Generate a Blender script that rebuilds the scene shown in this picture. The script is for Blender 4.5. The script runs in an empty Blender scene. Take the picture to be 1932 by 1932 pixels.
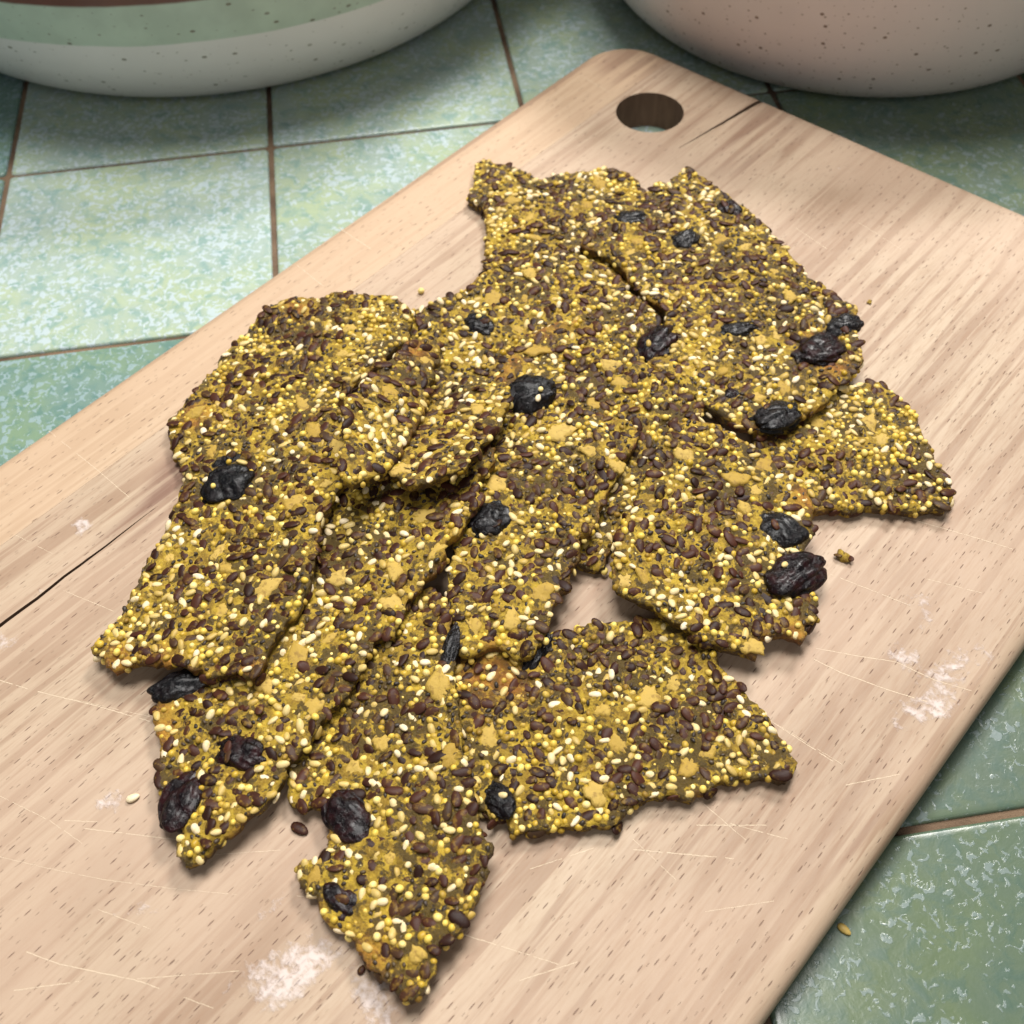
import bpy, bmesh, math, random
import numpy as np
from mathutils import Vector, Matrix, Euler
from mathutils.bvhtree import BVHTree
from mathutils.geometry import delaunay_2d_cdt

random.seed(7); RNG = np.random.default_rng(7)
MM = 0.001
sc = bpy.context.scene
C = sc.collection

# ------------------------------------------------------------------ camera
FOC, PITCH, ROLL, HCAM = 1.1038, 0.92643, -0.04137, 0.263
cam_d = bpy.data.cameras.new('camera'); cam = bpy.data.objects.new('camera', cam_d); C.objects.link(cam)
cam_d.sensor_width = 36; cam_d.lens = 36*FOC; cam_d.clip_start = 0.005; cam_d.clip_end = 50
CAM_R = Matrix.Rotation(math.pi/2-PITCH, 3, 'X') @ Matrix.Rotation(ROLL, 3, 'Z')
cam.matrix_world = Matrix.Translation((0, 0, HCAM)) @ CAM_R.to_4x4()
cam_d.dof.use_dof = True; cam_d.dof.focus_distance = 0.285; cam_d.dof.aperture_fstop = 21
sc.camera = cam

# ------------------------------------------------------------------ world, lamps, exposure
w = bpy.data.worlds.new('World'); sc.world = w; w.use_nodes = True
w.node_tree.nodes['Background'].inputs[0].default_value = (0.93, 0.97, 1.0, 1)
w.node_tree.nodes['Background'].inputs[1].default_value = 0.10
def area(name, loc, target, sx, sy, power, col):
    d = bpy.data.lights.new(name, 'AREA'); d.shape = 'RECTANGLE'; d.size = sx; d.size_y = sy; d.energy = power; d.color = col
    o = bpy.data.objects.new(name, d); C.objects.link(o); o.location = loc
    o.rotation_euler = (Vector(target)-Vector(loc)).to_track_quat('-Z', 'Y').to_euler(); return o
area('window_light', (0.62, 1.35, 1.45), (0, .22, 0), .4, .4, 32, (1.0, .97, .93))
area('ceiling_light', (-0.05, 0.5, 1.55), (0, .24, 0), .6, .6, 28, (1.0, .975, .94))
area('room_fill', (0.15, -1.1, 1.25), (0, .3, 0), 1.4, .9, 6, (1.0, .97, .94))  # soft fill lamp added out of view, brightens front-facing surfaces
vs = sc.view_settings; vs.view_transform = 'Standard'; vs.look = 'None'; vs.gamma = 1; vs.use_curve_mapping = False; vs.exposure = 0.05
sc.cycles.use_denoising = True; sc.cycles.use_adaptive_sampling = True; sc.cycles.adaptive_threshold = .02; sc.cycles.max_bounces = 5

# ------------------------------------------------------------------ helpers
W = 1932.0
def ray(px, py):
    x = (px-W/2)/W; y = -(py-W/2)/W
    return CAM_R @ Vector((x, y, -FOC))
def at(px, py, z):                                   # point of the ray at height z (metres)
    d = ray(px, py); t = (z-HCAM)/d.z
    return Vector((d.x*t, d.y*t, z))

def mesh_obj(name, verts, faces, mat=None, parent=None, smooth=True, link=True):
    me = bpy.data.meshes.new(name); me.from_pydata([tuple(v) for v in verts], [], [tuple(f) for f in faces])
    if smooth: me.polygons.foreach_set('use_smooth', [True]*len(me.polygons))
    if mat: me.materials.append(mat)
    me.update()
    o = bpy.data.objects.new(name, me)
    if link: C.objects.link(o)
    if parent: o.parent = parent
    return o
def tag(o, label=None, cat=None, group=None, kind=None):
    if label: o['label'] = label
    if cat: o['category'] = cat
    if group: o['group'] = group
    if kind: o['kind'] = kind
    return o

class NT:
    def __init__(s, name, rough=.5):
        s.m = bpy.data.materials.new(name); s.m.use_nodes = True; s.t = s.m.node_tree
        s.b = s.t.nodes['Principled BSDF']; s.b.inputs['Roughness'].default_value = rough
    def n(s, typ, inp=None, **kw):
        nd = s.t.nodes.new(typ)
        for k, v in kw.items(): setattr(nd, k, v)
        for k, v in (inp or {}).items():
            i = nd.inputs[k]
            if isinstance(v, bpy.types.NodeSocket): s.t.links.new(v, i)
            else: i.default_value = v
        return nd
    def set(s, k, v):
        if isinstance(v, bpy.types.NodeSocket): s.t.links.new(v, s.b.inputs[k])
        else: s.b.inputs[k].default_value = v
    def math(s, op, a, b=None, c=None, clamp=False):
        nd = s.n('ShaderNodeMath', {0: a}, operation=op, use_clamp=clamp)
        for i, v in ((1, b), (2, c)):
            if v is not None:
                if isinstance(v, bpy.types.NodeSocket): s.t.links.new(v, nd.inputs[i])
                else: nd.inputs[i].default_value = v
        return nd.outputs[0]
    def mix(s, f, a, b, mode='MIX'):
        nd = s.n('ShaderNodeMix', data_type='RGBA', blend_type=mode)
        for i, v in ((0, f), (6, a), (7, b)):
            if isinstance(v, bpy.types.NodeSocket): s.t.links.new(v, nd.inputs[i])
            else: nd.inputs[i].default_value = v if not isinstance(v, tuple) or len(v) == 4 else (*v, 1)
        return nd.outputs[2]
    def step(s, v, a, b):                            # smooth 0..1 between a and b
        return s.n('ShaderNodeMapRange', {'Value': v, 'From Min': a, 'From Max': b}, interpolation_type='SMOOTHSTEP').outputs[0]
    def coord(s, scale=(1000, 1000, 1000), rot=(0, 0, 0), loc=(0, 0, 0)):
        if not hasattr(s, 'tc'): s.tc = s.n('ShaderNodeTexCoord')
        m = s.n('ShaderNodeMapping', {'Scale': scale, 'Rotation': rot, 'Location': loc}); s.t.links.new(s.tc.outputs['Object'], m.inputs[0])
        return m.outputs[0]
    def noise(s, co, scale, detail=3, rough=.55, dist=0, out=0):
        return s.n('ShaderNodeTexNoise', {'Vector': co, 'Scale': scale, 'Detail': detail, 'Roughness': rough, 'Distortion': dist}).outputs[out]
    def voro(s, co, scale, rnd=1, feature='F1', out=0, dim='3D'):
        return s.n('ShaderNodeTexVoronoi', {'Vector': co, 'Scale': scale, 'Randomness': rnd}, feature=feature, voronoi_dimensions=dim).outputs[out]
    def bump(s, h, dist, strength=1, normal=None):
        nd = s.n('ShaderNodeBump', {'Height': h, 'Distance': dist, 'Strength': strength})
        if normal: s.t.links.new(normal, nd.inputs['Normal'])
        s.t.links.new(nd.outputs[0], s.b.inputs['Normal']); return nd.outputs[0]

# ------------------------------------------------------------------ materials
def mat_wood():
    k = NT('beech_wood', .55)
    co = k.coord()                                   # mm, x across, y along the grain
    g1 = k.coord((1000, 34, 1000)); g2 = k.coord((1000, 90, 1000))
    broad = k.noise(g1, .05, 3, .5)
    rings = k.noise(g1, .30, 3, .55, .8)
    fine = k.noise(g2, 1.6, 3, .6)
    col = k.mix(k.step(broad, .3, .7), (.355, .25, .168), (.455, .347, .24))
    col = k.mix(k.math('MULTIPLY', k.step(rings, .45, .60), .8), col, (.275, .175, .108))
    col = k.mix(k.math('MULTIPLY', k.step(fine, .42, .75), .34), col, (.27, .15, .09))
    blot = k.noise(co, .018, 2)
    col = k.mix(k.step(blot, .35, .65), col, k.mix(.5, col, (.47, .335, .24)))
    # pale stave along one side
    sep = k.n('ShaderNodeSeparateXYZ', {0: co})
    X, Y = sep.outputs[0], sep.outputs[1]
    edge = k.math('SUBTRACT', 1, k.step(X, -227.0, -226.0))
    col = k.mix(k.math('MULTIPLY', edge, .55), col, (.52, .36, .225))
    # short dark pores, elongated with the grain
    bm = None
    for sc_, th, amt, rot in (((1000/1.7, 1000/13.0, 1000), .09, .78, 0.0), ((1000/.9, 1000/9.0, 1000), .075, .5, .0)):
        c2 = k.coord(sc_, (0, 0, rot), (rot*300, 3.3+amt*7, 0))
        flat = k.n('ShaderNodeVectorMath', {0: c2, 1: (1, 1, 0)}, operation='MULTIPLY').outputs[0]
        d = k.voro(flat, 1.0, .9, dim='2D')
        rnd = k.n('ShaderNodeSeparateColor', {0: k.voro(flat, 1.0, .9, out=1, dim='2D')}).outputs[0]
        dens = k.noise(co, .03, 2)
        m = k.math('MULTIPLY', k.math('SUBTRACT', 1, k.step(d, th*.45, th)), k.step(k.math('ADD', rnd, k.math('MULTIPLY', dens, .5)), .5, .95))
        col = k.mix(k.math('MULTIPLY', m, amt), col, (.14, .07, .046))
        bm = m if bm is None else k.math('MAXIMUM', bm, m)
    # dried flour smears (mask carried by the board mesh, broken up by noise)
    fl = k.n('ShaderNodeAttribute', attribute_name='flour').outputs['Fac']
    fn = k.noise(co, .45, 5, .65)
    flm = k.step(k.math('ADD', fl, k.math('MULTIPLY', k.math('SUBTRACT', fn, .5), 2.2)), .5, 1.15)
    flm = k.math('MULTIPLY', flm, k.step(fl, .02, .2))
    # only on the upper face
    nz_ = k.n('ShaderNodeSeparateXYZ', {0: k.n('ShaderNodeNewGeometry').outputs['Normal']}).outputs[2]
    flm = k.math('MULTIPLY', flm, k.step(nz_, .6, .95))
    col = k.mix(k.math('MULTIPLY', flm, .62), col, (.68, .60, .58))
    # berry juice and damp stains, plus hole shade put into the colour
    st_ = k.n('ShaderNodeAttribute', attribute_name='stain_shade').outputs['Fac']
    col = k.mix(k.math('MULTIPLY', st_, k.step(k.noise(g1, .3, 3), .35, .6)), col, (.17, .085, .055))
    k.set('Base Color', col)
    k.set('Roughness', k.math('ADD', .5, k.math('MULTIPLY', fine, .25)))
    h = k.math('SUBTRACT', k.math('MULTIPLY', fine, .25), bm)
    k.bump(k.math('ADD', h, k.math('MULTIPLY', flm, 1.4)), .00018, .8)
    return k.m

def mat_tile():
    k = NT('mottled_green_glaze', .2)
    inf = k.n('ShaderNodeObjectInfo')
    base = inf.outputs['Color']; dens = inf.outputs['Alpha']
    tc = k.n('ShaderNodeTexCoord')
    off = k.n('ShaderNodeVectorMath', {0: k.n('ShaderNodeCombineXYZ', {0: inf.outputs['Random'], 1: inf.outputs['Random'], 2: 0.0}).outputs[0], 1: (7.3, 3.1, 0)}, operation='MULTIPLY').outputs[0]
    co = k.n('ShaderNodeVectorMath', {0: tc.outputs['Object'], 1: off}, operation='ADD').outputs[0]
    co = k.n('ShaderNodeVectorMath', {0: co, 1: (1000, 1000, 1000)}, operation='MULTIPLY').outputs[0]
    big = k.noise(co, .035, 4, .6, .4); mid = k.noise(co, .16, 4, .65, .5)
    col = k.mix(k.step(big, .36, .66), base, k.mix(1, base, (1.12, 1.08, .82), 'MULTIPLY'))
    col = k.mix(k.math('MULTIPLY', k.step(mid, .45, .65), .6), col, k.mix(1, base, (.50, .72, .80), 'MULTIPLY'))
    col = k.mix(k.math('MULTIPLY', k.step(k.noise(co, .07, 3), .56, .72), .5), col, k.mix(1, base, (1.25, 1.2, .98), 'MULTIPLY'))
    f1 = k.noise(co, .44, 3, .5, .8); f2 = k.noise(co, .05, 2)
    th = k.math('SUBTRACT', .78, k.math('MULTIPLY', dens, .3))
    v = k.math('ADD', f1, k.math('MULTIPLY', k.math('SUBTRACT', f2, .5), .3))
    fm = k.n('ShaderNodeMapRange', {'Value': v, 'From Min': th, 'From Max': k.math('ADD', th, .06)}, interpolation_type='SMOOTHSTEP').outputs[0]
    pale = k.mix(1, k.mix(1, base, (1.12, 1.08, 1.28), 'MULTIPLY'), (.075, .085, .10), 'ADD')
    col = k.mix(k.math('MULTIPLY', fm, .8), col, pale)
    k.set('Base Color', col); k.set('Roughness', k.math('ADD', .16, k.math('MULTIPLY', mid, .22)))
    k.bump(k.math('ADD', k.math('MULTIPLY', fm, .6), k.math('ADD', mid, k.math('MULTIPLY', k.noise(co, .9, 2), .2))), .0002, .5)
    return k.m

def mat_grout():
    k = NT('brown_grout', .9); co = k.coord()
    a = k.noise(co, .03, 3); b = k.noise(co, 1.2, 4, .7)
    col = k.mix(k.step(a, .35, .65), (.075, .042, .025), (.23, .15, .09))
    col = k.mix(k.math('MULTIPLY', b, .4), col, (.06, .035, .02))
    k.set('Base Color', col); k.bump(b, .0008, .8); return k.m

def mat_bowl(name, low, bands, speck, dens):
    k = NT(name, .28); co = k.coord()
    z = k.n('ShaderNodeSeparateXYZ', {0: co}).outputs[2]
    zz = k.math('ADD', z, k.math('MULTIPLY', k.math('SUBTRACT', k.noise(co, .04, 2), .5), 1.2))
    cl = k.noise(co, .02, 3)
    col = k.mix(k.step(cl, .3, .7), low, tuple(c*.93 for c in low))
    for (h, c, sharp) in bands:
        m = k.step(zz, h-sharp, h+sharp)
        c2 = k.mix(k.step(k.noise(co, .06, 3), .3, .7), c, tuple(v*.85 for v in c))
        col = k.mix(m, col, c2)
    sx_ = k.n('ShaderNodeSeparateXYZ', {0: co}); an = k.math('MULTIPLY', k.math('ARCTAN2', sx_.outputs[1], sx_.outputs[0]), 130.0)
    co = k.n('ShaderNodeCombineXYZ', {0: an, 1: k.math('MULTIPLY', z, 1.25), 2: 0.0}).outputs[0]
    for s, th, amt in ((.085, .085, .85), (.13, .085, .6), (.22, .09, .4)):
        d = k.voro(co, s, 1, dim='2D'); r = k.n('ShaderNodeSeparateColor', {0: k.voro(co, s, 1, out=1, dim='2D')}).outputs[0]
        m = k.math('MULTIPLY', k.math('SUBTRACT', 1, k.step(d, th*.5, th)), k.step(r, 1-dens, 1-dens+.25))
        col = k.mix(k.math('MULTIPLY', m, amt), col, speck)
    k.set('Base Color', col); k.set('Roughness', .3); k.bump(k.noise(co, .12, 3), .0004, .3)
    return k.m

def mat_body():
    k = NT('cracker_dough', .5); co = k.coord()
    rnd = k.n('ShaderNodeObjectInfo').outputs['Random']
    n1 = k.noise(co, .32, 4, .6); n2 = k.noise(co, .42, 5, .65, .5); n3 = k.noise(co, 1.7, 4, .7); n4 = k.noise(co, .07, 2)
    col = k.mix(k.step(n1, .36, .66), (.27, .160, .011), (.54, .36, .028))
    col = k.mix(k.math('MULTIPLY', k.step(n3, .5, .75), .45), col, (.76, .55, .11))
    gel = k.step(k.math('ADD', n2, k.math('MULTIPLY', k.math('SUBTRACT', n4, .5), .5)), .46, .55)
    col = k.mix(k.math('MULTIPLY', gel, .92), col, k.mix(n3, (.026, .016, .006), (.125, .076, .011)))
    d = k.voro(co, .62, 1); r = k.n('ShaderNodeSeparateColor', {0: k.voro(co, .62, 1, out=1)}).outputs[0]
    sp = k.math('MULTIPLY', k.math('SUBTRACT', 1, k.step(d, .16, .3)), k.step(r, .72, .8))
    col = k.mix(k.math('MULTIPLY', sp, .85), col, (.045, .028, .02))
    side_dark = k.n('ShaderNodeAttribute', attribute_name='side_dark').outputs['Fac']
    col = k.mix(k.math('MULTIPLY', side_dark, k.step(n2, .38, .55)), col, k.mix(n3, (.035, .018, .007), (.115, .062, .014)))
    toast = k.n('ShaderNodeAttribute', attribute_name='toast').outputs['Fac']
    col = k.mix(k.math('MULTIPLY', toast, k.math('MULTIPLY', k.step(n1, .3, .6), .75)), col, (.40, .15, .02))
    col = k.mix(k.math('MULTIPLY', k.step(k.noise(co, 1.1, 3, .6, .4), .5, .68), .5), col, k.mix(1, col, (.42, .36, .3), 'MULTIPLY'))
    k.set('Base Color', col)
    k.set('Roughness', k.math('SUBTRACT', .62, k.math('MULTIPLY', gel, .2)))
    k.bump(k.math('ADD', n3, k.math('MULTIPLY', k.noise(co, 4.5, 3, .7), .5)), .0006, .9)
    return k.m

def mat_seed(name, ramp, rough, film=None, filmamt=0, attr=False, bumpd=.00008, spec=.35):
    k = NT(name, rough); co = k.coord()
    if attr: rnd = k.n('ShaderNodeAttribute', attribute_name='tone').outputs['Fac']
    else: rnd = k.n('ShaderNodeObjectInfo').outputs['Random']
    cr = k.n('ShaderNodeValToRGB', {0: rnd}); el = cr.color_ramp.elements
    while len(el) < len(ramp): el.new(.5)
    for e, (p, c) in zip(el, ramp): e.position = p; e.color = (*c, 1)
    col = cr.outputs[0]
    off = k.n('ShaderNodeVectorMath', {0: co, 1: k.n('ShaderNodeCombineXYZ', {0: k.math('MULTIPLY', rnd, 97.0), 1: 0.0, 2: 0.0}).outputs[0]}, operation='ADD').outputs[0]
    n = k.noise(off, .7, 3); f = k.noise(off, 3, 3)
    col = k.mix(k.math('MULTIPLY', f, .25), col, k.mix(1, col, (.55, .5, .45), 'MULTIPLY'))
    if film: col = k.mix(k.math('MULTIPLY', k.step(n, .52, .7), filmamt), col, film)
    k.set('Base Color', col); k.set('Specular IOR Level', spec); k.bump(f, bumpd, .6)
    return k

def build_mats():
    M = {}
    M['wood'] = mat_wood(); k = NT('shaded_end_grain', .8); k.set('Base Color', k.mix(k.noise(k.coord((1000, 1000, 150)), .5, 3), (.10, .055, .034), (.26, .155, .095))); M['end'] = k.m; M['tile'] = mat_tile(); M['grout'] = mat_grout(); M['body'] = mat_body()  # hole and crack walls: end grain brown, recess shade painted into it
    k = mat_seed('flax_shell', [(0, (.020, .008, .005)), (.45, (.042, .0145, .009)), (.8, (.068, .023, .013)), (1, (.056, .030, .015))], .45, (.36, .22, .03), .4, spec=.16); M['flax'] = k.m
    k = mat_seed('sesame_hull', [(0, (.46, .31, .07)), (.3, (.64, .48, .17)), (.65, (.76, .61, .32)), (1, (.84, .71, .49))], .45, (.58, .37, .05), .4)
    M['sesame'] = k.m
    k = mat_seed('millet_grain', [(0, (.46, .29, .025)), (.3, (.70, .49, .065)), (.65, (.87, .66, .15)), (1, (.91, .74, .32))], .38, (.55, .34, .045), .35)
    M['millet'] = k.m
    k = mat_seed('dark_seed', [(0, (.03, .022, .016)), (.6, (.055, .035, .02)), (1, (.10, .065, .025))], .45, attr=True); M['dark'] = k.m
    k = mat_seed('film_grain', [(0, (.26, .15, .018)), (.5, (.54, .36, .05)), (1, (.74, .54, .14))], .5, (.17, .11, .03), .45, attr=True); M['grain'] = k.m
    k = mat_seed('oat_flake', [(0, (.40, .25, .035)), (.5, (.50, .335, .065)), (1, (.54, .37, .09))], .65, (.24, .14, .03), .75, bumpd=.0003); M['oat'] = k.m
    k = NT('raisin_skin', .33); k.set('Coat Weight', .12); k.set('Coat Roughness', .2); k.set('Specular IOR Level', .24); co = k.coord(); n = k.noise(co, .45, 4, .6)
    k.set('Base Color', k.mix(k.step(n, .4, .7), (.002, .002, .003), (.008, .005, .006)))
    k.set('Roughness', k.math('ADD', .16, k.math('MULTIPLY', n, .25))); k.bump(k.noise(co, .7, 4, .65, 1.0), .0008, .8); M['raisin'] = k.m
    k = NT('cranberry_skin', .3); k.set('Coat Weight', .12); k.set('Coat Roughness', .2); k.set('Specular IOR Level', .24); co = k.coord(); n = k.noise(co, .35, 4, .6)
    k.set('Base Color', k.mix(k.step(n, .4, .7), (.004, .002, .003), (.022, .004, .005)))
    k.set('Roughness', k.math('ADD', .16, k.math('MULTIPLY', n, .25))); k.bump(k.noise(co, .6, 4, .65, 1.0), .0008, .8); M['cranberry'] = k.m
    M['bowl_green'] = mat_bowl('banded_stoneware', (.80, .76, .75), [(BAND1, (.52, .61, .51), .5), (BAND2, (.16, .045, .028), .7)], (.16, .13, .09), .45)
    M['bowl_pink'] = mat_bowl('speckled_stoneware', (.82, .72, .71), [], (.15, .07, .035), .6)
    return M
BAND1, BAND2 = 40.5, 58.0
M = build_mats()

# ------------------------------------------------------------------ tiled worktop
TA, TU, TV, TT = 0.116386, -143.07, 387.15, 100.03
ca, sa = math.cos(TA), math.sin(TA)
def tuv(u, v, z=0): return Vector(((ca*u-sa*v)*MM, (sa*u+ca*v)*MM, z*MM))
def tile_mesh():
    s = (TT-1.9)/2; bm = bmesh.new()
    prof = [(0, -7), (0, -1.1), (.12, -.55), (.45, -.16), (1.0, -.02), (2.2, 0)]
    rings = []
    for d, z in prof:
        rr = 1.6; pts = []
        for q, (cx, cy) in enumerate(((1, 1), (-1, 1), (-1, -1), (1, -1))):
            for a in range(4):
                t = (q+a/3)*math.pi/2
                pts.append(bm.verts.new(((cx*(s-rr)+math.cos(t)*(rr-d*.6)-cx*d*.4)*MM, (cy*(s-rr)+math.sin(t)*(rr-d*.6)-cy*d*.4)*MM, z*MM)))
        rings.append(pts)
    for a, b in zip(rings, rings[1:]):
        for i in range(len(a)): bm.faces.new((a[i], a[(i+1) % 16], b[(i+1) % 16], b[i]))
    bm.faces.new(rings[-1]); me = bpy.data.meshes.new('tile'); bm.to_mesh(me); bm.free()
    me.polygons.foreach_set('use_smooth', [True]*len(me.polygons)); me.materials.append(M['tile']); return me
bed = []
for (u, v) in ((-700, -500), (700, -500), (700, 1000), (-700, 1000)): bed.append(tuv(u, v, -1.1))
for (u, v) in ((-700, -500), (700, -500), (700, 1000), (-700, 1000)): bed.append(tuv(u, v, -30))
worktop = mesh_obj('worktop', bed, [(0, 1, 2, 3), (4, 7, 6, 5), (0, 4, 5, 1), (1, 5, 6, 2), (2, 6, 7, 3), (3, 7, 4, 0)], M['grout'], smooth=False)
tag(worktop, 'green mottled square tiles with brown grout under the board', None, None, 'structure')
tme = tile_mesh()
r_ = random.Random(3)
for i in range(-3, 6):
    for j in range(-3, 6):
        o = bpy.data.objects.new('tile', tme); C.objects.link(o); o.parent = worktop
        c = tuv(TU+(i+.5)*TT, TV-(j+.5)*TT)
        o.location = c + Vector((0, 0, r_.uniform(-.15, .15)*MM)); o.rotation_euler = (r_.uniform(-.002, .002), r_.uniform(-.002, .002), TA)
        pale = min(1, max(0, 1.0-(i-.5)*.42-(j)*.16)); g = r_.uniform(.93, 1.07)  # paler to the left: tile tint plus glare put into the colour
        if j < 0: pale = max(pale, 1-i*.14)  # back rows lightened in colour to offset the bowl shadow
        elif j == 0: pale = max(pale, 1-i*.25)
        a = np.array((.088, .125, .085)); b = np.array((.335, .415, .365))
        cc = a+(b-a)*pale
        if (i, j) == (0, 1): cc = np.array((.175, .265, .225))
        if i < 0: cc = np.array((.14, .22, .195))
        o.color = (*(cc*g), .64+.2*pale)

# ------------------------------------------------------------------ cutting board
BB = -0.753776; TB = 14.5
cb, sb = math.cos(BB), math.sin(BB)
U0, U1, V0, V1 = -253.35, -2.4, -95.0, 343.4
board = bpy.data.objects.new('cutting_board', None); C.objects.link(board)
board.rotation_euler = (0, 0, BB); board.location = (0, 0, .0)
tag(board, 'worn beech wood cutting board with a hanging hole and cracks', 'cutting board')
def board_mesh():
    bm = bmesh.new(); R0 = 19
    prof = [(3.0, .0), (.9, .9), (0, 3.0), (0, TB-4.6), (.35, TB-2.6), (1.2, TB-1.2), (2.6, TB-.3), (4.6, TB)]
    rings = []
    for d, z in prof:
        r = R0-d; pts = []
        for q, (cx, cy) in enumerate(((U1-R0, V1-R0), (U0+R0, V1-R0), (U0+R0, V0+R0), (U1-R0, V0+R0))):
            for a in range(9):
                t = (q+a/8)*math.pi/2
                pts.append(bm.verts.new(((cx+math.cos(t)*r)*MM, (cy+math.sin(t)*r)*MM, (z+.2)*MM)))
        rings.append(pts)
    n = len(rings[0])
    for a, b in zip(rings, rings[1:]):
        for i in range(n): bm.faces.new((a[i], a[(i+1) % n], b[(i+1) % n], b[i]))
    bm.faces.new(rings[-1]); bm.faces.new(list(reversed(rings[0])))
    bmesh.ops.recalc_face_normals(bm, faces=bm.faces[:])
    return bm
TBZ = (TB+.2)*MM
def cutter(verts2d, z0, z1):
    bm = bmesh.new(); a = [bm.verts.new((x*MM, y*MM, z0*MM)) for x, y in verts2d]; b = [bm.verts.new((x*MM, y*MM, z1*MM)) for x, y in verts2d]
    n = len(a)
    for i in range(n): bm.faces.new((a[i], a[(i+1) % n], b[(i+1) % n], b[i]))
    bm.faces.new(list(reversed(a))); bm.faces.new(b); bmesh.ops.recalc_face_normals(bm, faces=bm.faces[:])
    me = bpy.data.meshes.new('cut'); bm.to_mesh(me); bm.free(); return me
def slit(path, widths):
    rr = random.Random(5); L, R = [], []
    for (u, v), wd in zip(path, widths):
        j = rr.uniform(-.12, .12)*min(1, wd); L.append((u-wd/2+j, v)); R.append((u+wd/2+j, v))
    return R + L[::-1]
p1 = [(-204.6+.0+.006*(v-20)*.6+.12*math.sin(v*.25), v) for v in np.linspace(-100, 74, 40)]
w1 = [max(.04, 1.9*(1-(i/39))**.7+min(.3, (39-i)*.05)) for i in range(40)]
p2 = [(-189.9+(v-298)*.145+.05*math.sin(v*.5), v) for v in np.linspace(298, 346, 18)]
w2 = [.2+1.9*(i/17)**1.2 for i in range(18)]
hole = [(-211.3+12.6*math.cos(t), 309+12.6*math.sin(t)) for t in np.linspace(0, 2*math.pi, 49)[:-1]]
FLOUR = ((-84, 14, .7, 8, 15, 1.0), (-77, 27, .7, 3.5, 8, .75), (-64, 22, .7, 5, 9, .9), (-98, 22, .7, 4, 8, .6),
         (-200, 22, .2, 4, 5, 1.0), (-214, 55, .2, 3, 5, .95), (-209, 37, .2, 3, 3, .6), (-140, 8, .7, 3, 5, .75),
         (-118, 0, .7, 3, 5, .6), (-27, 181, .3, 7, 7, .6), (-27, 167, .3, 6, 5, .8), (-15, 170, .5, 6, 12, .85),
         (-15, 159, .5, 5, 11, .95), (-16, 147, .3, 5, 4, .75), (-7, 182, .3, 7, 8, .5), (-52, 92, 0, 3, 3, .45), (-140, 322, 0, 5, 5, .4))
STAIN = ((-207, 82, 0, 6, 24, .85), (-236, 332, 0, 22, 16, .55), (-175, 312, 0, 9, 26, .5), (-196, 318, 0, 10, 12, .22), (-165, 322, 0, 8, 14, .25), (-8, 120, 0, 5, 22, .25))
def board_masks(mm):
    P = np.array([v.co[:2] for v in mm.vertices])*1000; rg = np.random.default_rng(12); wx = np.zeros(len(P)); wy = np.zeros(len(P))
    for _ in range(6):
        a_, b_ = rg.normal(0, .13, 2); wx += 1.3*np.sin(P[:, 0]*a_+P[:, 1]*b_+rg.uniform(0, 6)); a_, b_ = rg.normal(0, .13, 2); wy += 1.3*np.sin(P[:, 0]*a_+P[:, 1]*b_+rg.uniform(0, 6))
    for nm, L in (('flour', FLOUR), ('stain_shade', STAIN)):
        o_ = np.zeros(len(P))
        for (u, v, a, ru, rv, st) in L:
            dx = P[:, 0]+wx-u; dy = P[:, 1]+wy-v; X = (math.cos(a)*dx-math.sin(a)*dy)/ru; Y = (math.sin(a)*dx+math.cos(a)*dy)/rv
            o_ = np.maximum(o_, st*np.clip((1.2-np.hypot(X, Y))/.75, 0, 1))
        if nm == 'stain_shade':
            zz_ = np.array([v.co.z for v in mm.vertices]); o_ = np.maximum(o_, .95*((np.abs(np.hypot(P[:, 0]+211.3, P[:, 1]-309)-12.6) < .3) & (zz_ < 5*MM)))  # lower hole wall darkened too: recess shade painted into this mask
        mm.attributes.new(nm, 'FLOAT', 'POINT').data.foreach_set('value', o_.astype(np.float32))
me = bpy.data.meshes.new('stave'); bmB = board_mesh(); bmB.to_mesh(me); bmB.free()
ob = bpy.data.objects.new('stave', me); C.objects.link(ob)
tmp = []
for cm in (cutter(hole, -5, 30), cutter(slit(p1, w1), 4, 30), cutter(slit(p2, w2), 3, 30)):
    co_ = bpy.data.objects.new('cut', cm); C.objects.link(co_); tmp.append(co_)
    md = ob.modifiers.new('b', 'BOOLEAN'); md.object = co_; md.operation = 'DIFFERENCE'; md.solver = 'EXACT'
dg = bpy.context.evaluated_depsgraph_get(); me2 = bpy.data.meshes.new_from_object(ob.evaluated_get(dg))
bpy.data.objects.remove(ob)
for t in tmp: bpy.data.objects.remove(t)
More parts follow.
